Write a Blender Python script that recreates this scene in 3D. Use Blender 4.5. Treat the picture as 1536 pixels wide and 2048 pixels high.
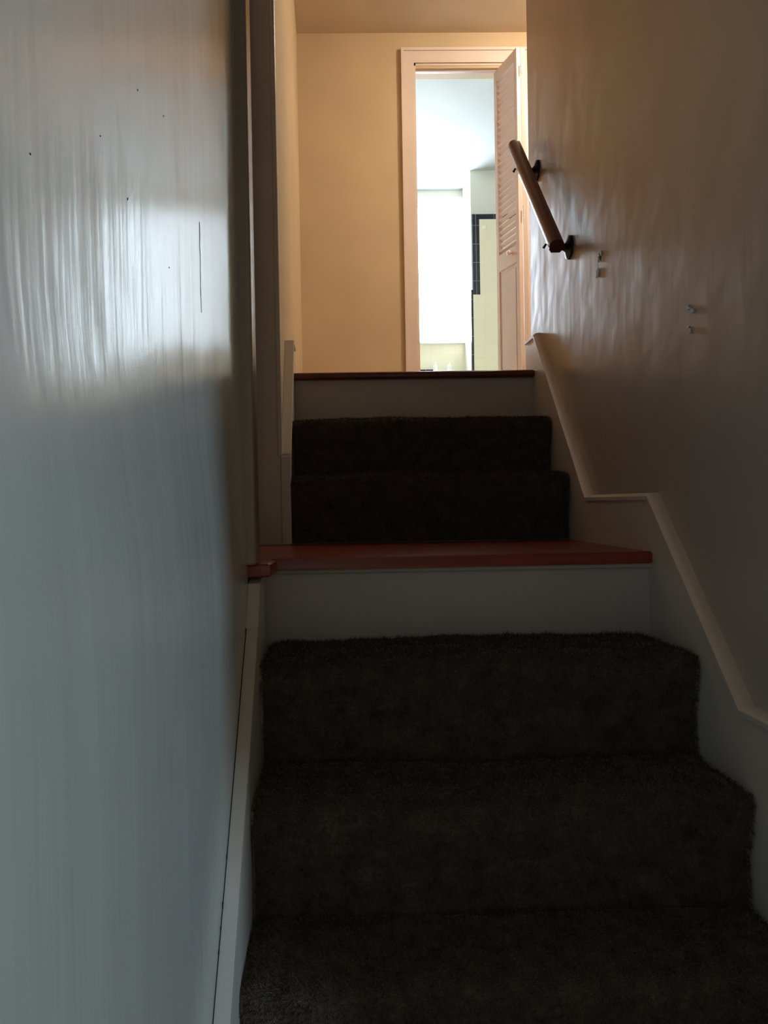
import bpy, bmesh, math, random
from mathutils import Vector, Matrix, noise

random.seed(7)
PI = math.pi
for o in list(bpy.data.objects):
    bpy.data.objects.remove(o)
S = bpy.context.scene
COL = S.collection

# ------------------------------------------------------------------ camera
YAW, PITCH, ROLL = 0.02, -0.0099, 0.0175
cam_d = bpy.data.cameras.new('camera')
cam = bpy.data.objects.new('camera', cam_d)
COL.objects.link(cam)
cam_d.sensor_width = 36.0
cam_d.lens = 1550.0 / 2048.0 * 36.0
cam_d.shift_x = (768 - 698) / 2048.0
cam_d.clip_start = 0.02
fw = Vector((math.sin(YAW) * math.cos(PITCH), math.cos(YAW) * math.cos(PITCH), math.sin(PITCH)))
rt = Vector((math.cos(YAW), -math.sin(YAW), 0))
up = rt.cross(fw).normalized()
c_, s_ = math.cos(ROLL), math.sin(ROLL)
rt2 = rt * c_ - up * s_
up2 = up * c_ + rt * s_
M = Matrix((rt2, up2, -fw)).transposed().to_4x4()
cam.matrix_world = M
S.camera = cam

# ------------------------------------------------------------------ world, lights, exposure
W = bpy.data.worlds.new('world')
S.world = W
W.use_nodes = True
W.node_tree.nodes['Background'].inputs[0].default_value = (0.62, 0.78, 1.0, 1)
W.node_tree.nodes['Background'].inputs[1].default_value = 0.01
S.view_settings.view_transform = 'Standard'
S.view_settings.look = 'None'
S.view_settings.gamma = 1
S.view_settings.exposure = 0.0

PANE_STRENGTH = 20.0          # daylight behind the frosted bathroom window
LAMP_STRENGTH = 215.0         # warm ceiling lamp in the upper hall


def area(name, loc, target, sx, sy, power, col):
    d = bpy.data.lights.new(name, 'AREA')
    d.shape = 'RECTANGLE'
    d.size, d.size_y, d.energy, d.color = sx, sy, power, col
    o = bpy.data.objects.new(name, d)
    COL.objects.link(o)
    o.location = loc
    o.rotation_euler = (Vector(target) - Vector(loc)).to_track_quat('-Z', 'Y').to_euler()
    return o


# daylight of the window in the room at the foot of the stairs, behind the camera to the right
area('lower_room_window_light', (3.70, -2.70, 0.20), (-0.19, 1.0, -0.1), 0.40, 1.2, 108.0, (0.46, 0.74, 1.0))

# ------------------------------------------------------------------ helpers


class MB:
    def __init__(self):
        self.bm = bmesh.new()

    def box(self, x0, x1, y0, y1, z0, z1, bev=0.0):
        r = bmesh.ops.create_cube(self.bm, size=1)
        vs = r['verts']
        for v in vs:
            v.co = Vector((x0 + (v.co.x + .5) * (x1 - x0), y0 + (v.co.y + .5) * (y1 - y0), z0 + (v.co.z + .5) * (z1 - z0)))
        if bev:
            es = list({e for v in vs for e in v.link_edges})
            bmesh.ops.bevel(self.bm, geom=es, offset=bev, segments=3, affect='EDGES', profile=.5)
        return self

    def prism(self, pts, axis, a, b, bev=0.0):
        """closed outline extruded along an axis. pts are (u,v): axis X -> (y,z), Y -> (x,z), Z -> (x,y)"""
        def mk(u, v, t):
            return {'X': (t, u, v), 'Y': (u, t, v), 'Z': (u, v, t)}[axis]
        A = [self.bm.verts.new(mk(u, v, a)) for u, v in pts]
        B = [self.bm.verts.new(mk(u, v, b)) for u, v in pts]
        n = len(pts)
        fs = [self.bm.faces.new(A), self.bm.faces.new(B)]
        for i in range(n):
            fs.append(self.bm.faces.new((A[i], A[(i + 1) % n], B[(i + 1) % n], B[i])))
        if bev:
            es = list({e for f in fs for e in f.edges})
            bmesh.ops.bevel(self.bm, geom=es, offset=bev, segments=2, affect='EDGES', profile=.5)
        return self

    def tube(self, p0, p1, r0, r1=None, n=20):
        r1 = r0 if r1 is None else r1
        p0, p1 = Vector(p0), Vector(p1)
        d = p1 - p0
        q = d.to_track_quat('Z', 'Y').to_matrix().to_4x4()
        bmesh.ops.create_cone(self.bm, cap_ends=True, segments=n, radius1=r0, radius2=r1, depth=d.length,
                              matrix=Matrix.Translation((p0 + p1) / 2) @ q)
        return self

    def lathe(self, prof, origin, axis, n=28):
        """prof: list of (r, t) along axis"""
        q = Vector(axis).to_track_quat('Z', 'Y').to_matrix()
        o = Vector(origin)
        rings = []
        for r, t in prof:
            rings.append([self.bm.verts.new(o + q @ Vector((r * math.cos(2 * PI * k / n), r * math.sin(2 * PI * k / n), t))) for k in range(n)])
        for a, b in zip(rings, rings[1:]):
            for k in range(n):
                self.bm.faces.new((a[k], a[(k + 1) % n], b[(k + 1) % n], b[k]))
        self.bm.faces.new(rings[0][::-1])
        self.bm.faces.new(rings[-1])
        return self

    def build(self, name, mat, parent=None, smooth=False):
        bmesh.ops.recalc_face_normals(self.bm, faces=self.bm.faces)
        me = bpy.data.meshes.new(name)
        self.bm.to_mesh(me)
        self.bm.free()
        me.materials.append(mat)
        if smooth:
            for p in me.polygons:
                p.use_smooth = True
            me.set_sharp_from_angle(angle=math.radians(smooth if smooth is not True else 40))
        o = bpy.data.objects.new(name, me)
        COL.objects.link(o)
        if parent:
            o.parent = parent
        return o


def tag(o, label=None, cat=None, group=None, kind=None):
    if label: o['label'] = label
    if cat: o['category'] = cat
    if group: o['group'] = group
    if kind: o['kind'] = kind
    return o


def empty(name, label, cat, loc=(0, 0, 0), group=None, kind=None):
    o = bpy.data.objects.new(name, None)
    COL.objects.link(o)
    o.location = loc
    o.empty_display_size = .05
    return tag(o, label, cat, group, kind)


def place(o, parent):
    """parent with coordinates that stay in world space"""
    o.parent = parent
    o.matrix_parent_inverse = Matrix.Translation(-Vector(parent.location))
    return o


# ------------------------------------------------------------------ materials


def mat(name, col, rough=.5, metal=0.0, spec=.5):
    m = bpy.data.materials.new(name)
    m.use_nodes = True
    b = m.node_tree.nodes['Principled BSDF']
    b.inputs['Base Color'].default_value = (*col, 1)
    b.inputs['Roughness'].default_value = rough
    b.inputs['Metallic'].default_value = metal
    b.inputs['Specular IOR Level'].default_value = spec
    return m


def nodes(m):
    nt = m.node_tree
    return nt, nt.nodes, nt.links, nt.nodes['Principled BSDF']


def coord(nt, scale):
    tc = nt.nodes.new('ShaderNodeTexCoord')
    mp = nt.nodes.new('ShaderNodeMapping')
    mp.inputs['Scale'].default_value = scale
    nt.links.new(tc.outputs['Object'], mp.inputs['Vector'])
    return mp.outputs['Vector']


def noise_node(nt, vec, scale, detail=3, rough=.5):
    n = nt.nodes.new('ShaderNodeTexNoise')
    n.inputs['Scale'].default_value = scale
    n.inputs['Detail'].default_value = detail
    n.inputs['Roughness'].default_value = rough
    nt.links.new(vec, n.inputs['Vector'])
    return n.outputs['Fac']


def bump_chain(m, items):
    """items: (factor socket, strength, distance)"""
    nt, N, L, b = nodes(m)
    prev = None
    for fac, st, dist in items:
        bu = N.new('ShaderNodeBump')
        bu.inputs['Strength'].default_value = st
        bu.inputs['Distance'].default_value = dist
        L.new(fac, bu.inputs['Height'])
        if prev: L.new(prev, bu.inputs['Normal'])
        prev = bu.outputs['Normal']
    L.new(prev, b.inputs['Normal'])


def ramp_col(m, fac, stops, target='Base Color'):
    nt, N, L, b = nodes(m)
    r = N.new('ShaderNodeValToRGB')
    el = r.color_ramp.elements
    while len(el) < len(stops): el.new(.5)
    for e, (p, c) in zip(el, stops):
        e.position = p
        e.color = (*c, 1)
    L.new(fac, r.inputs['Fac'])
    L.new(r.outputs['Color'], b.inputs[target])


def wall_paint(name, col, rough, streak=1.0, lumps=1.0):
    """semi gloss paint brushed and rolled on uneven plaster: upright streaks and fine stipple"""
    m = mat(name, col, rough)
    nt = m.node_tree
    v1 = coord(nt, (1, 1, .06))
    v2 = coord(nt, (1, 1, 1))
    a = noise_node(nt, v1, 14, 3)
    b = noise_node(nt, v1, 90, 2)
    c = noise_node(nt, v2, 300, 3, .6)
    d = noise_node(nt, v2, 5, 2)
    bump_chain(m, [(d, .12 * lumps, .02), (a, .22 * streak, .008), (b, .11 * streak, .0018), (c, .15, .0005)])
    e = noise_node(nt, v2, 3, 2)
    k = [tuple(x * s for x in col) for s in (.94, 1.03)]
    ramp_col(m, e, [(.3, k[0]), (.7, k[1])])
    return m


M_wall = wall_paint('semigloss_cream_paint', (.56, .51, .44), .21)
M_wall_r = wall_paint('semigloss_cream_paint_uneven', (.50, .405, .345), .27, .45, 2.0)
M_hall = wall_paint('flat_tan_paint', (.66, .50, .33), .6, .5, .6)
M_hallceil = wall_paint('flat_ceiling_paint', (.66, .55, .43), .8, .2)
M_bath = wall_paint('bathroom_white_paint', (.80, .77, .68), .6, .2)
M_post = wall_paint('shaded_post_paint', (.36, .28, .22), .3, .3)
M_return = wall_paint('return_paint', (.66, .53, .46), .4, .3)
M_bathceil = wall_paint('bathroom_ceiling_paint', (.52, .53, .52), .7, .2)
M_trim = wall_paint('gloss_trim_paint', (.66, .56, .47), .30, .5)
M_trimpink = wall_paint('casing_paint', (.84, .70, .64), .35, .3)
M_door = mat('louver_door_paint', (.84, .70, .66), .38)
M_riser = wall_paint('riser_paint', (.54, .45, .40), .4, .3)
M_gap = mat('dark_gap', (.02, .017, .014), .9)
M_white = mat('window_white', (.85, .87, .85), .4)
M_ceram = mat('cream_ceramic', (.95, .92, .72), .15)
M_mark = mat('plain_white', (.9, .9, .85), .3)
M_metal = mat('dark_bronze', (.030, .020, .020), .4, .6)
M_track = mat('painted_track', (.55, .38, .33), .35)
M_spot = mat('dark_speck', (.05, .045, .04), .8)
M_chip = mat('bare_plaster_edge', (.85, .85, .84), .35)
M_chipd = mat('chipped_plaster_core', (.09, .075, .06), .9)


def wood(name, c1, c2, rough, axis):
    m = mat(name, c1, rough)
    nt = m.node_tree
    sc = {'X': (1.2, 14, 14), 'Y': (14, 1.2, 14), 'R': (14, 1.5, 1.5)}[axis]
    v = coord(nt, sc)
    a = noise_node(nt, v, 3.2, 5, .6)
    ramp_col(m, a, [(.32, c2), (.68, c1)])
    bump_chain(m, [(a, .12, .002)])
    m.node_tree.nodes['Principled BSDF'].inputs['Coat Weight'].default_value = .15
    m.node_tree.nodes['Principled BSDF'].inputs['Coat Roughness'].default_value = .22
    return m


M_wood = wood('red_oak_varnish', (.38, .050, .028), (.20, .026, .016), .36, 'X')
M_rail = wood('mahogany_varnish', (.17, .032, .024), (.09, .018, .015), .32, 'R')


def carpet_mat():
    m = mat('brown_shag', (.06, .045, .03), 1.0, 0, .1)
    nt = m.node_tree
    v = coord(nt, (1, 1, 1))
    a = noise_node(nt, v, 26, 4, .6)
    ramp_col(m, a, [(.3, (.055, .040, .033)), (.5, (.085, .061, .047)), (.72, (.125, .086, .062))])
    b = noise_node(nt, v, 240, 3)
    bump_chain(m, [(b, .5, .005)])
    p = nt.nodes['Principled BSDF']
    p.inputs['Sheen Weight'].default_value = .7
    p.inputs['Sheen Roughness'].default_value = .35
    p.inputs['Sheen Tint'].default_value = (.85, .55, .38, 1)
    return m


M_carpet = carpet_mat()


def tile_mat(name, col, grout, size):
    m = mat(name, col, .16)
    nt, N, L, b = nodes(m)
    tc = N.new('ShaderNodeTexCoord')
    sp = N.new('ShaderNodeSeparateXYZ')
    L.new(tc.outputs['Object'], sp.inputs[0])
    ad = N.new('ShaderNodeMath'); ad.operation = 'ADD'
    L.new(sp.outputs['X'], ad.inputs[0]); L.new(sp.outputs['Y'], ad.inputs[1])
    cb = N.new('ShaderNodeCombineXYZ')
    L.new(ad.outputs[0], cb.inputs['X']); L.new(sp.outputs['Z'], cb.inputs['Y'])
    br = N.new('ShaderNodeTexBrick')
    br.offset = 0
    br.inputs['Color1'].default_value = (*col, 1)
    br.inputs['Color2'].default_value = (*[c * .97 for c in col], 1)
    br.inputs['Mortar'].default_value = (*grout, 1)
    br.inputs['Scale'].default_value = 1
    br.inputs['Mortar Size'].default_value = .002
    br.inputs['Brick Width'].default_value = size
    br.inputs['Row Height'].default_value = size
    L.new(cb.outputs[0], br.inputs['Vector'])
    L.new(br.outputs['Color'], b.inputs['Base Color'])
    return m


M_tile = tile_mat('cream_wall_tile', (.95, .86, .64), (.88, .80, .60), .108)
M_black = tile_mat('black_edge_tile', (.010, .011, .020), (.25, .25, .25), .152)
M_floorwood = mat('hall_floor_wood', (.42, .28, .18), .35)


def emis(name, col, st):
    m = bpy.data.materials.new(name)
    m.use_nodes = True
    nt = m.node_tree
    b = nt.nodes['Principled BSDF']
    b.inputs['Base Color'].default_value = (.8, .8, .8, 1)
    b.inputs['Emission Color'].default_value = (*col, 1)
    b.inputs['Emission Strength'].default_value = st
    return m


M_pane = emis('daylit_frosted_glass', (.70, .85, 1.0), PANE_STRENGTH)
M_lamp = emis('warm_lamp_glass', (1.0, .90, .70), LAMP_STRENGTH)

# ------------------------------------------------------------------ dimensions (metres, eye at origin)
XR = .80          # right stair wall
XL = -.19         # left wall of the lower flight
XU = -.168        # left wall of the upper flight
YC = 1.70         # corner where the lower left wall ends
YB = 2.54         # back of the landing
YE = 3.08         # right wall ends at the upper hall
YD = 4.60         # wall with the bathroom door
ZC = 2.78         # ceiling
ZT = .503         # upper floor
ZL = -.128        # landing
ZF = -1.20        # lower floor
STEPS_UP = [(2.95, .503), (2.72, .297), (2.52, .092)]
STEPS_LO = [(1.88, -.128), (1.622, -.330), (1.410, -.550), (1.21, -.768), (.99, -.984)]


def struct(name, mb, m, label=None, smooth=False):
    o = mb.build(name, m, smooth=smooth)
    return tag(o, label, None, None, 'structure')


# ------------------------------------------------------------------ setting: stair walls
def smooth(t):
    t = max(0.0, min(1.0, t))
    return t * t * (3 - 2 * t)


def left_x(y, z):
    """the old plaster thickens towards the corner, above the skirt board"""
    q = max(y, 1.15)
    g = .015 * (YC - q) + .050 * ((YC - 1.15) ** 2 - (q - 1.15) ** 2)  # bow added so the bathroom window's reflection falls nearer the corner
    return XL - g * smooth((z + .15) / .35)


mb = MB()
ys = [-3.4, -1.5, -.5, 0, .2] + [.2 + .05 * k for k in range(1, 30)] + [YC - .012, YC]
zz = [ZF, -.6, -.2] + [-.2 + .06 * k for k in range(1, 14)] + [1.0, 1.4, 2.0, ZC]
g_ = [[mb.bm.verts.new((left_x(y, z), y, z)) for z in zz] for y in ys]
for a_, b_ in zip(g_, g_[1:]):
    for k in range(len(zz) - 1):
        mb.bm.faces.new((a_[k], a_[k + 1], b_[k + 1], b_[k]))
e_ = [mb.bm.verts.new((XL - .2, YC, z)) for z in zz]
for k in range(len(zz) - 1):
    mb.bm.faces.new((g_[-1][k], g_[-1][k + 1], e_[k + 1], e_[k]))
mb.box(-.40, -.26, -3.4, YC - .01, ZF, ZC)
wall_left = struct('wall_left', mb, M_wall, 'glossy cream wall on the left of the lower stairs', 40)
struct('wall_left_recess', MB().box(-.40, -.25, YC - .05, YB, ZF, ZC), M_wall, 'narrow shadowed wall strip set back beside the landing')
struct('wall_left_return', MB().box(-.40, XU + .0, YB, YB + .10, ZF, ZC), M_return, 'brown-grey wall end facing down the stairs at the landing')
struct('wall_left_upper', MB().box(-.40, XU, YB + .10, YD + .12, ZF, ZC), M_hall, 'tan wall on the left of the upper stairs')
wall_right = struct('wall_right', MB().box(XR, XR + .12, .43, YE, ZF, ZC), M_wall_r, 'uneven glossy wall on the right of the stairs')
# corner beads
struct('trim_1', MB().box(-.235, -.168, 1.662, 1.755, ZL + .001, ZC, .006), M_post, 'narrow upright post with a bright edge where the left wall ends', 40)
struct('trim_2', MB().tube((XU - .004, YB + .002, ZL + .29), (XU - .004, YB + .002, ZC), .009, n=16), M_trim, 'rounded corner bead of the wall end at the landing', 40)

# upper hall
hall = MB()
struct('wall_back', MB().box(-.40, .522, YD, YD + .12, ZF, ZC).box(.522, 1.185, YD, YD + .12, 2.572, ZC).box(1.185, 3.2, YD, YD + .12, ZF, ZC)
       .box(.522, 1.185, YD, YD + .12, ZF, ZT), M_hall, 'tan wall around the bathroom door')
struct('wall_hall_right', MB().box(3.1, 3.22, YE - .12, YD, ZF, ZC), M_hall)
struct('wall_hall_front', MB().box(XR + .12, 3.1, YE - .12, YE, ZF, ZC), M_hall)
struct('ceiling', MB().box(-.40, 3.22, -.0, YD + .12, ZC, ZC + .1), M_hallceil, 'tan-grey ceiling of the upper hall')
floor_up = struct('floor', MB().box(XU, 3.1, 2.992, YD + .02, ZT - .03, ZT), M_floorwood, 'wooden floor of the upper hall')

# lower room behind the viewer
struct('floor_lower', MB().box(-.4, 4.4, -3.4, 1.3, ZF - .1, ZF), M_floorwood)
struct('ceiling_lower', MB().box(-.4, 4.4, -3.4, 0.0, 1.25, 1.35), M_hallceil)
struct('wall_lower_header', MB().box(-.21, XR, -.1, 0.0, 1.35, ZC + .1), M_hallceil)
struct('wall_lower_front', MB().box(XR + .0, 4.4, .33, .43, ZF, 1.35), M_hall)
struct('wall_lower_right', MB().box(4.4, 4.5, -3.4, .43, ZF, 1.35), M_hall)
struct('wall_lower_back', MB().box(-.4, 4.5, -3.5, -3.4, ZF, 1.35), M_hall)

# ------------------------------------------------------------------ stairs
st_lo = empty('staircase', 'lower flight of stairs with a red-brown wooden landing board and white riser', 'staircase', (.3, .99, ZF))
st_up = empty('staircase', 'upper flight of three steps ending in a dark wooden top nosing', 'staircase', (.3, 2.54, ZL))


def tread(name, x0, x1, y0, y1, z, th, m, parent, bev=.008):
    return place(MB().box(x0, x1, y0, y1, z - th, z, bev).build(name, m, smooth=40), parent)


def riser(x0, x1, y, z0, z1, m, parent):
    return place(MB().box(x0, x1, y, y + .02, z0, z1).build('riser', m), parent)


SK = .027   # skirt thickness
xl_in, xu_in, xr_in = XL + SK, XU + SK, XR - .023

# top nosing + painted riser
tread('top_nosing', XU + .02, XR - .02, 2.945, 2.992, .503, .028, M_rail, st_up, .011)
riser(XU + .01, XR - .01, 2.970, .25, .476, M_riser, st_up)
for (y, z), zn in zip(STEPS_UP[1:], [.092, ZL]):
    yb = {2.72: 2.97, 2.52: 2.745}[y]
    tread('tread', XU + .01, XR - .01, y + .022, yb, z - .020, .025, M_riser, st_up)
    riser(XU + .01, XR - .01, y + .042, zn - .02, z - .044, M_riser, st_up)
# landing board
o = MB()
o.prism([(-.165, 1.875), (XR - .022, 1.875), (XR - .022, 2.538), (-.248, 2.538), (-.248, YC + .004), (-.199, YC + .004),
         (-.140, YC + .004), (-.132, 1.80)], 'Z', ZL - .029, ZL, .006)
place(o.build('landing_board', M_wood, smooth=30), st_lo)
riser(XL, XR - .01, 1.902, -.37, ZL - .028, M_riser, st_lo)
place(MB().box(XL, XR - .02, 1.890, 1.903, ZL - .040, ZL - .029, .003).build('cove_moulding', M_riser), st_lo)
lo_back = {1.622: 1.903, 1.410: 1.644, 1.21: 1.432, .99: 1.232}
zs = [z for _, z in STEPS_LO[1:]] + [ZF]
for (y, z), zn in zip(STEPS_LO[1:], zs[1:]):
    tread('tread', XL + .005, XR - .01, y + .022, lo_back[y], z - .020, .025, M_riser, st_lo)
    riser(XL + .005, XR - .01, y + .042, zn - .02, z - .044, M_riser, st_lo)

# skirt boards ------------------------------------------------------
# right: one zig-zag board with a rounded cap
top = [(3.08, .622), (2.945, .622), (2.37, -.002), (1.898, -.002), (1.474, -.418), (1.22, -.418), (.64, -.96), (.64, -1.2)]
bot = [(1.2, -1.2), (1.6, -.95), (1.99, -.5), (2.6, -.2), (3.0, .25)]
sk = struct('trim_7', MB().prism(top + bot, 'X', xr_in, XR, .0), M_trim, 'cream skirt board stepping along the right wall')


def cap(path, x0, x1, h, name, parent, m):
    """moulded cap following the upper edge, mitred at the corners"""
    mb = MB()
    bm = mb.bm
    prof = [(x0, 0), (x0, .010), (x0 + (x1 - x0) * .35, .0165), (x1, h), (x1, 0)]
    rows = []
    n = len(path)
    for i, (y, z) in enumerate(path):
        p = Vector((y, z))
        d0 = (p - Vector(path[i - 1])).normalized() if i else None
        d1 = (Vector(path[i + 1]) - p).normalized() if i < n - 1 else None
        ds = [d for d in (d0, d1) if d]
        nn = Vector((0, 0))
        for d in ds:
            nn += Vector((d.y, -d.x))
        nn.normalize()
        ref = Vector((ds[0].y, -ds[0].x))
        k = 1 / max(.3, nn.dot(ref))
        rows.append([bm.verts.new((x, y + nn.x * k * t, z + nn.y * k * t)) for x, t in prof])
    for a, b in zip(rows, rows[1:]):
        for j in range(len(prof)):
            bm.faces.new((a[j], a[(j + 1) % len(prof)], b[(j + 1) % len(prof)], b[j]))
    bm.faces.new(rows[0]); bm.faces.new(rows[-1])
    o = mb.build(name, m, smooth=50)
    o.parent = parent
    return o


cap([p for p in top[:7]], xr_in - .006, XR, .018, 'skirt_cap', sk, M_trim)
# upper left board
topu = [(3.02, .605), (2.865, .605), (YB, .165)]
botu = [(YB, ZL), (2.60, ZL), (3.0, .25)]
sku = struct('trim_8', MB().prism(topu + botu, 'X', XU, xu_in, .0), M_trim, 'skirt board on the left of the upper steps')
place(MB().prism([(3.02, .608), (2.862, .608), (YB - .004, .168), (YB - .004, .157), (2.868, .597), (3.02, .597)], 'X', XU, xu_in + .007, .002).build('skirt_cap', M_trim), sku)
place(MB().box(XU, xu_in + .004, YB - .012, YB + .004, ZL, .160, .003).build('skirt_plinth', M_trim), sku)
# lower left board
sl = .957


def zl(y): return -.206 - (1.704 - y) * sl


topl = [(YC - .002, zl(YC) + .04), (YC - .05, zl(YC - .05)), (.75, zl(.75)), (.75, -1.2)]
struct('trim_9', MB().prism(topl + [(1.2, -1.2), (1.6, -.95), (1.8, -.5), (1.8, -.16), (YC + .05, -.16)], 'X', XL, xl_in, .002), M_trim, 'skirt board on the left of the lower steps')
# crack between plaster and skirt
mb = MB()
mb.prism([(YC - .06, zl(YC - .06) + .001), (.75, zl(.75) + .001), (.75, zl(.75) + .0035), (YC - .06, zl(YC - .06) + .0035)], 'X', XL, XL + .0015)
for y, r in ((1.30, .004), (1.245, .0055), (1.22, .003), (1.195, .004), (1.42, .003), (1.55, .003), (1.64, .005)):
    mb.tube((XL, y, zl(y) + .004), (XL + .0016, y, zl(y) + .004), r, n=9)
crack = mb.build('crack', M_gap)
crack.parent = wall_left

# baseboards of the upper hall
struct('baseboard_left', MB().box(XU, XU + .016, 3.02, YD, ZT, ZT + .105).box(XU, XU + .024, 3.02, YD, ZT, ZT + .02), M_trim, 'baseboard of the upper hall left wall')
struct('baseboard_back', MB().box(XU, .443, YD - .016, YD, ZT, ZT + .105), M_trim)
struct('baseboard_right', MB().prism([(XR - .018, 2.99), (XR + .13, 2.99), (XR + .13, YE + .02), (XR - .018, YE + .02)], 'Z', ZT, ZT + .100, .003)
       .box(XR - .025, XR + .01, YE + .001, YE + .02, ZT, ZT + .02), M_trim, 'end of the baseboard where the right wall stops')

# ------------------------------------------------------------------ carpets


def carpet(steps, backs, x0, x1, zend, label, ntuft, rnd, seed):
    """steps: (nosing y, top z). returns the carpet draped over treads and risers"""
    rr = .030
    path = []
    for i, (y, z) in enumerate(steps):
        yb = backs[i]
        zn = steps[i + 1][1] if i + 1 < len(steps) else zend
        n = 14
        for k in range(n):
            path.append((yb + (y + rr - yb) * k / n, z))
        for k in range(7):
            a = PI / 2 * k / 6
            path.append((y + rr - rr * math.sin(a), z - rr + rr * math.cos(a)))
        n = 12
        for k in range(1, n + 1):
            t = k / n
            z_ = (z - rr) + (zn - (z - rr)) * t
            path.append((y + .018 * min(1, t * 2.2) ** 1.5, z_))
    nx = 90
    bm = bmesh.new()
    rows = []
    N = len(path)
    for i, (y, z) in enumerate(path):
        a = Vector(path[max(0, i - 1)]); b = Vector(path[min(N - 1, i + 1)])
        d = (b - a).normalized()
        nrm = Vector((d.y, -d.x)) * 1.0
        if nrm.dot(Vector((-1, 1))) < 0: nrm = -nrm
        row = []
        for j in range(nx + 1):
            u = j / nx
            x = x0 + (x1 - x0) * u
            h = noise.noise(Vector((x * 9 + seed, y * 14, z * 14))) * .006 + noise.noise(Vector((x * 34, y * 40, z * 40 + seed))) * .004
            h += noise.noise(Vector((x * 2.6 + seed * 3, y * 2, z * 2))) * .012
            # edges droop at both ends of each nosing
            e = min((x - x0), (x1 - x)) / .04
            if e < 1: h -= rnd * (1 - max(0, e)) ** 2
            row.append(bm.verts.new((x, y + nrm.x * h, z + nrm.y * h)))
        rows.append(row)
    quads = []
    for a, b in zip(rows, rows[1:]):
        for j in range(nx):
            quads.append(bm.faces.new((a[j], a[j + 1], b[j + 1], b[j])))
    # folded-under selvedges
    for j in (0, nx):
        prev = None
        for i, (y, z) in enumerate(path):
            a = Vector(path[max(0, i - 1)]); b = Vector(path[min(N - 1, i + 1)])
            d = (b - a).normalized()
            nrm = Vector((d.y, -d.x))
            if nrm.dot(Vector((-1, 1))) < 0: nrm = -nrm
            v = bm.verts.new((rows[i][j].co.x, y - nrm.x * .015, z - nrm.y * .015))
            if prev:
                bm.faces.new((prev, v, rows[i][j], rows[i - 1][j]))
            prev = v
    bmesh.ops.recalc_face_normals(bm, faces=bm.faces)
    me = bpy.data.meshes.new('stair_carpet')
    pts = []
    rng = random.Random(seed)
    # pile
    tv, tf = [], []
    per = max(1, ntuft // len(quads))
    for q in quads:
        vs = [v.co.copy() for v in q.verts]
        n = q.normal.copy()
        if n.dot(Vector((0, -1, 1))) < 0: n = -n
        for _ in range(per):
            s, t = rng.random(), rng.random()
            p = vs[0] * (1 - s) * (1 - t) + vs[1] * s * (1 - t) + vs[2] * s * t + vs[3] * (1 - s) * t
            L_ = rng.uniform(.006, .014)
            dirn = (n + Vector((rng.uniform(-.7, .7), rng.uniform(-.5, .4), rng.uniform(-.9, .2)))).normalized()
            side = dirn.cross(Vector((rng.uniform(-1, 1), rng.uniform(-1, 1), rng.uniform(-1, 1)))).normalized() * .0011
            k = len(tv)
            tv += [p - side, p + side, p + dirn * L_ + side * .3]
            tf.append((k, k + 1, k + 2))
    bm.to_mesh(me)
    bm.free()
    me.materials.append(M_carpet)
    for p in me.polygons: p.use_smooth = True
    o = bpy.data.objects.new('stair_carpet', me)
    COL.objects.link(o)
    tag(o, label, 'carpet')
    pm = bpy.data.meshes.new('pile')
    pm.from_pydata([tuple(v) for v in tv], [], tf)
    pm.materials.append(M_carpet)
    po = bpy.data.objects.new('pile', pm)
    COL.objects.link(po)
    po.parent = o
    po['kind'] = 'stuff'
    return o


carpet(STEPS_UP[1:], [2.962, 2.742], xu_in + .004, xr_in - .004, ZL + .004,
       'dark brown shag carpet on the upper steps, between wooden landing and top step', 60000, .004, 3)
carpet(STEPS_LO[1:], [1.894, 1.641, 1.429, 1.228], xl_in + .006, xr_in - .004, ZF + .004,
       'dark olive-brown shag carpet on the lower steps, below the white riser', 110000, .011, 11)

# ------------------------------------------------------------------ handrail on the right wall
rail = empty('handrail', 'short reddish-brown wooden handrail on the right wall', 'handrail', (XR, 2.45, .8))
P0, P1 = Vector((.745, 2.528, .830)), Vector((.738, 3.055, 1.402))
dr = (P1 - P0).normalized()
sx = Vector((1, 0, 0)); sx = (sx - dr * sx.dot(dr)).normalized()
sy = dr.cross(sx)
if sy.z < 0: sy = -sy
prof = [(-.015, -.022), (.015, -.022), (.0235, -.008), (.0235, .008)]
prof += [(.0235 * math.cos(a), .008 + .016 * math.sin(a)) for a in [PI * k / 12 for k in range(1, 12)]] + [(-.0235, .008), (-.0235, -.008)]
bm = bmesh.new()
A = [bm.verts.new(P0 + sx * u + Vector((0, -v * .0, 0)) + sy * v) for u, v in prof]
B = [bm.verts.new(P1 + sx * u + sy * v) for u, v in prof]
n = len(prof)
bm.faces.new(A); bm.faces.new(B)
for i in range(n): bm.faces.new((A[i], A[(i + 1) % n], B[(i + 1) % n], B[i]))
mb = MB(); mb.bm.free(); mb.bm = bm
es = list({e for f in (bm.faces[:] if not bm.faces.ensure_lookup_table() else []) for e in f.edges if f in bm.faces and len(f.verts) > 4})
bmesh.ops.bevel(bm, geom=es, offset=.002, segments=2, affect='EDGES')
place(mb.build('rail', M_rail, smooth=35), rail)
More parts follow.
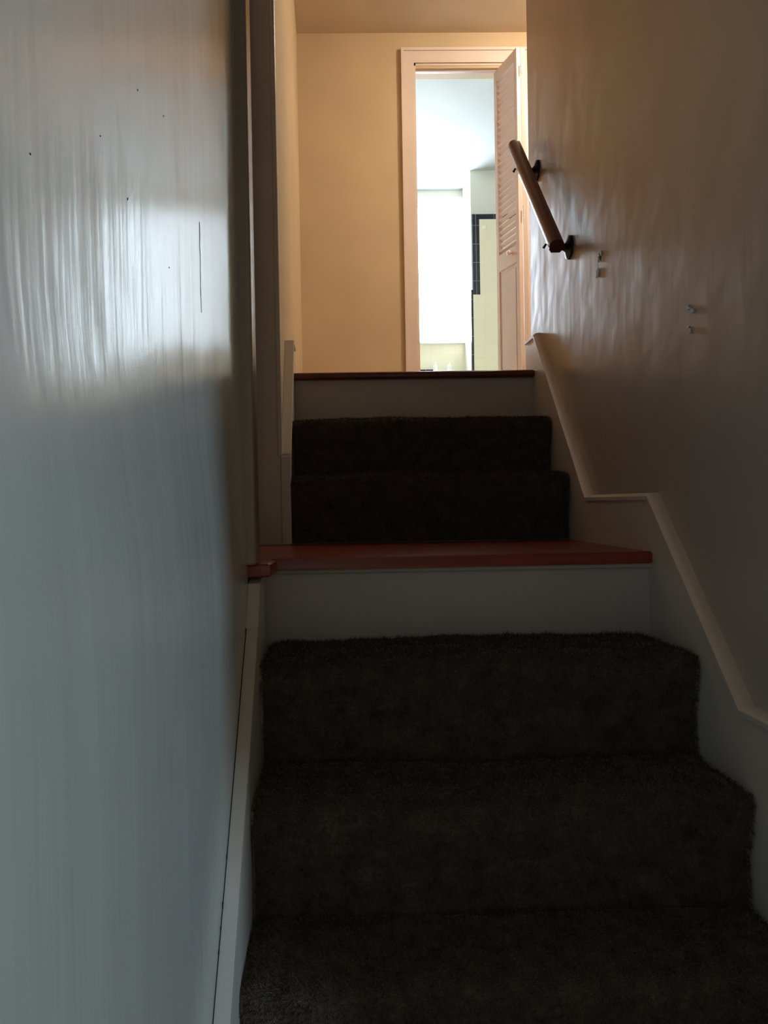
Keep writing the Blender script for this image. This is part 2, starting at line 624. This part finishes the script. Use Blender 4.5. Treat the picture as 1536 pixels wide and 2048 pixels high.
for t in (.07, .80):
    c = P0 + (P1 - P0) * t
    wz = c.z - .030
    b = MB().lathe([(.041, 0), (.041, .007), (.034, .010), (.020, .014), (.012, .020), (.0095, .034), (.011, .050)],
                   (XR, c.y + .0, wz), (-1, 0, 0), 8)
    b = place(b.build('bracket', M_metal, smooth=35), rail)
    s = MB().box(c.x - .012, c.x + .020, c.y - .012, c.y + .012, wz - .008, wz + .016, .003)
    s = s.build('saddle', M_metal)
    s.parent = b
    s.matrix_parent_inverse = Matrix.Translation(-Vector(rail.location))
    s.matrix_parent_inverse = b.matrix_world.inverted() if False else b.matrix_parent_inverse.inverted() @ b.matrix_parent_inverse
    q = MB().tube(c - sy * .020 - sx * .020, c - sy * .034 - sx * .026, .0035, .0045, 10).build('screw', M_metal)
    q.parent = b

# specks and a hairline scratch on the left wall


def wall_pt(px, py, X):
    # photo position -> point on the plane x = X (used for the marks' measured positions)
    a, b = px - 698, py - 1024
    u, v = (c_ * a - s_ * b) / 1550, (s_ * a + c_ * b) / 1550
    d = fw + rt * u - up * v
    return d * ((X if X > 0 else left_x((d * (X / d.x)).y, (d * (X / d.x)).z)) / d.x)


# plaster chips where an older bracket was torn off the right wall
def chip(px, py, h, w, tilt, flakes, seed):
    p = wall_pt(px, py, XR)
    rng = random.Random(seed)

    def blob(cy, cz, ry, rz, n=9, j=.3):
        out = []
        for k in range(n):
            t = 2 * PI * k / n
            q = 1 + rng.uniform(-j, j)
            u, v = ry * q * math.cos(t), rz * q * math.sin(t)
            out.append((cy + u * math.cos(tilt) - v * math.sin(tilt), cz + u * math.sin(tilt) + v * math.cos(tilt)))
        return out
    c = MB().prism(blob(p.y, p.z, w, h), 'X', XR - .0012, XR).build('plaster_chip', M_chipd)
    c.parent = wall_right
    mb = MB()
    for dy, dz, ry, rz in flakes:
        mb.prism(blob(p.y + dy, p.z + dz, ry, rz, 7, .35), 'X', XR - .0050, XR - .0005, .0005)
    f = mb.build('flake', M_chip)
    f.parent = c


chip(1201, 512, .012, .010, -.25, ((.012, -.006, .0035, .010), (-.012, .004, .003, .009), (.001, .010, .006, .0025)), 3)
chip(1197, 546, .009, .003, .1, ((.006, 0, .002, .012), (-.006, -.001, .002, .012), (0, .011, .003, .002)), 4)
chip(1379, 614, .003, .002, .1, ((.002, .0, .002, .007), (-.003, -.003, .0025, .004)), 5)
chip(1387, 622, .004, .002, -.3, ((.003, 0, .0015, .006), (-.002, .001, .0012, .005)), 6)
chip(1380, 660, .008, .004, .0, ((-.005, -.002, .0013, .009), (.003, .007, .002, .002)), 7)

for px, py, r in ((255, 398, .0016), (275, 180, .0013), (60, 308, .0010), (462, 500, .0016), (200, 272, .0009), (327, 232, .0012), (338, 535, .0012)):
    p = wall_pt(px, py, XL)
    s = MB().lathe([(r, 0), (r * .8, .0006), (r * .2, .0009)], p, (1, 0, 0), 8).build('speck', M_spot)
    s.parent = wall_left
pa, pb = wall_pt(395, 430, XL), wall_pt(399, 625, XL)
mb = MB()
rng = random.Random(5)
prev = pa
for k in range(1, 13):
    q = pa.lerp(pb, k / 12) + Vector((0, rng.uniform(-.0015, .0015), 0))
    q.x = left_x(q.y, q.z) + .0001
    mb.tube(prev, q, .0005 + .0003 * rng.random(), n=5)
    prev = q
mb.build('scratch', M_spot).parent = wall_left

# ------------------------------------------------------------------ bathroom door: casing and bifold louver door
casing = MB()
casing.prism([(.443, ZT), (.443, 2.683), (1.202 + .05, 2.683), (1.202 + .05, ZT), (1.178, ZT), (1.178, 2.600), (.517, 2.600), (.517, ZT)], 'Y', YD - .016, YD, .003)
casing.prism([(.443, ZT), (.443, 2.683), (1.252, 2.683), (1.252, ZT), (1.236, ZT), (1.236, 2.667), (.459, 2.667), (.459, ZT)], 'Y', YD - .024, YD - .014, .002)
struct('trim_3', casing, M_trimpink, 'pinkish cream casing around the bathroom door')
jm = MB().box(.517, .530, YD - .004, YD + .13, ZT, 2.60).box(1.172, 1.186, YD - .004, YD + .13, ZT, 2.60).box(.517, 1.186, YD - .004, YD + .13, 2.585, 2.60)
struct('trim_4', jm, M_trimpink, 'door jamb lining')

door = empty('door_1', 'louvered bifold door folded open at the right of the bathroom doorway', 'door', (1.17, YD + .03, ZT), kind='structure')


def leaf(p, q, louver, knobside):
    """leaf between plan points p and q (x,y)"""
    p, q = Vector(p), Vector(q)
    L_ = (q - p).length
    ang = math.atan2(q.y - p.y, q.x - p.x)
    Mx = Matrix.Translation((p.x, p.y, 0)) @ Matrix.Rotation(ang, 4, 'Z')
    z0, z1 = ZT + .012, 2.553
    t = .013
    st = .034

    def fin(mb, name, par=None, m=M_door, **k):
        bmesh.ops.transform(mb.bm, matrix=Mx, verts=mb.bm.verts)
        o = mb.build(name, m, **k)
        return o
    fr = MB()
    fr.box(0, st, -t, t, z0, z1, .002).box(L_ - st, L_, -t, t, z0, z1, .002)
    fr.box(st, L_ - st, -t, t, z1 - .065, z1, .002).box(st, L_ - st, -t, t, 1.36, 1.46, .002).box(st, L_ - st, -t, t, z0, z0 + .15, .002)
    f = place(fin(fr, 'door_leaf'), door)
    lv = MB()
    z = 1.478
    while z < z1 - .07:
        pr = [(.010, z - .009), (.008, z - .012), (-.011, z + .003), (-.010, z + .007)]
        lv.prism(pr, 'X', st - .003, L_ - st + .003)
        z += .0365
    l = fin(lv, 'louver_slats'); l.parent = f
    pn = MB().box(st - .002, L_ - st + .002, -.005, .005, z0 + .14, 1.37)
    pn.box(st + .018, L_ - st - .018, -.009, .009, z0 + .17, 1.335, .003)
    l = fin(pn, 'door_panel'); l.parent = f
    if knobside is not None:
        s = knobside
        k = MB().lathe([(.010, 0), (.006, .004), (.006, .010), (.014, .018), (.015, .024), (.010, .029), (.002, .031)], (L_ * .70, s * t, 1.425), (0, s, 0), 20)
        k = fin(k, 'knob', smooth=60); k.parent = f
    return f


TR = (1.012, YD + .03)
NE = (1.085, YD - .235)
f2 = leaf(TR, NE, True, -1)
f1 = leaf((1.110, YD - .235), (1.162, YD + .03), True, None)
hg = MB()
for z in (.75, 1.6, 2.40):
    hg.tube((1.098, YD - .252, z), (1.098, YD - .252, z + .06), .004, n=10)
place(hg.build('hinge', M_chip), door)
place(MB().box(.532, 1.172, YD + .018, YD + .045, 2.563, 2.585, .002).build('track', M_track), door)

# ------------------------------------------------------------------ bathroom
BY, BN = 6.80, 6.40
struct('wall_bathroom_back', MB().box(-.8, .22, BY, BY + .14, ZT, 2.76).box(1.135, 2.6, BY, BY + .14, ZT, 2.76)
       .box(.22, 1.135, BY, BY + .14, 2.63, 2.76), M_bath, 'white bathroom wall around the window')
struct('wall_bathroom_tile', MB().box(-.8, 1.175, BY - .008, BY + .14, ZT, 1.395), M_tile, 'cream tiled wall below the bathroom window')
struct('wall_bathroom_right', MB().box(1.175, 2.6, BN, BY - .0, ZT, 2.76), M_bath, 'projecting bathroom wall right of the window')
struct('wall_bathroom_left', MB().box(-.9, -.8, YD + .12, BY + .14, ZT, 2.76), M_bath)
struct('wall_bathroom_side', MB().box(2.5, 2.6, YD + .12, BN, ZT, 2.76), M_bath)
struct('wall_bathroom_front', MB().box(-.8, .517, YD + .12, YD + .14, ZT, 2.76).box(1.186, 2.5, YD + .12, YD + .14, ZT, 2.76).box(.517, 1.186, YD + .12, YD + .14, 2.6, 2.76), M_bath)
struct('ceiling_bathroom', MB().box(-.9, 2.6, YD + .12, BY + .14, 2.735, 2.82), M_bathceil, 'bright white bathroom ceiling')
struct('floor_bathroom', MB().box(-.9, 2.6, YD + .02, BY + .1, ZT - .1, ZT), M_tile)
# tile field and black border on the projecting wall
tf = MB().box(1.243, 2.5, BN - .012, BN, ZT, 2.33).box(1.180, 1.243, BN - .012, BN, ZT, 1.712)
tf = struct('wall_bathroom_tile_field', tf, M_tile, 'yellow-cream tile field right of the bathroom window')
bb = MB()
bb.box(1.183, 2.5, BN - .0135, BN, 2.330, 2.373, .002)
bb.box(1.183, 1.243, BN - .0135, BN, 1.712, 2.330, .002)
bb.box(1.166, 1.2435, BN - .0138, BN, 1.712, 1.752, .002)
bb.box(1.1655, 1.184, BN - .0135, BN + .02, ZT, 1.712, .002)
struct('trim_5', bb, M_black, 'black tile border stepping around the cream tiles')

hook = empty('robe_hook', 'small cream ceramic hook on the tiles below the black border', 'hook', (1.285, BN - .012, 2.26))
place(MB().lathe([(.016, 0), (.016, .004), (.010, .008)], (1.285, BN - .012, 2.265), (0, -1, 0), 20).build('plate', M_ceram, smooth=40), hook)
place(MB().tube((1.285, BN - .018, 2.265), (1.285, BN - .05, 2.235), .008, .007, 14).tube((1.285, BN - .05, 2.232), (1.285, BN - .058, 2.262), .007, .006, 14).build('prong', M_ceram, smooth=40), hook)

win = empty('window_1', 'bright frosted bathroom window seen through the doorway', 'window', (.68, BY, 1.4), kind='structure')
fr = MB()
fr.box(.15, 1.178, BY - .02, BY + .01, 2.615, 2.672, .003).box(1.125, 1.178, BY - .02, BY + .01, 1.40, 2.615, .003).box(.15, .22, BY - .02, BY + .01, 1.40, 2.615, .003)
place(fr.build('window_frame', M_white), win)
place(MB().box(.12, 1.178, BY - .05, BY + .02, 1.388, 1.402, .003).build('window_sill', M_white), win)
sash = MB().box(.22, 1.135, BY + .015, BY + .04, 2.585, 2.63).box(1.10, 1.135, BY + .013, BY + .042, 1.40, 2.62).box(.22, .25, BY + .015, BY + .04, 1.40, 2.60).box(.22, 1.135, BY + .015, BY + .04, 1.395, 1.42)
place(sash.build('sash', M_white), win)
place(MB().box(.23, 1.12, BY + .024, BY + .032, 1.41, 2.60).build('pane', M_pane), win)

# black tile ledge strip and two small white upright marks low under the window
struct('trim_6', MB().box(.3, .893, BY - .030, BY - .008, 1.152, 1.166, .002), M_black, 'short black tile strip under the bathroom window')
shelf = MB().box(.3, 1.10, BY - .16, BY - .03, 1.09, 1.105, .003).build('wall_shelf', M_white)
tag(shelf, 'white ledge below the bathroom window', 'shelf')
for i, (x, lab) in enumerate(((.905, 'white bottle under the bathroom window, nearer the black tile strip'),
                              (1.025, 'white bottle under the bathroom window, farther from the black tile strip'))):
    b = empty('mark', lab, 'mark', (x, BY - .09, 1.105), 'white marks under the bathroom window')
    place(MB().lathe([(.017, 0), (.019, .004), (.019, .075), (.014, .088), (.008, .095)], (x, BY - .09, 1.105), (0, 0, 1), 20).build('mark_body', M_mark, smooth=40), b)
    place(MB().lathe([(.011, 0), (.011, .016), (.009, .018)], (x, BY - .09, 1.200), (0, 0, 1), 16).build('cap', M_mark, smooth=40), b)

# ------------------------------------------------------------------ upper hall ceiling lamp (just above the frame)
lamp = empty('ceiling_lamp', 'warm round flush lamp on the upper hall ceiling', 'lamp', (1.50, 3.62, ZC))
place(MB().lathe([(.11, 0), (.11, .02), (.10, .024)], (1.50, 3.62, ZC), (0, 0, -1), 32).build('base', M_metal, smooth=40), lamp)
place(MB().lathe([(.10, 0), (.098, .03), (.08, .06), (.05, .078), (.01, .085)], (1.50, 3.62, ZC - .024), (0, 0, -1), 32).build('lamp_shade', M_lamp, smooth=60), lamp)
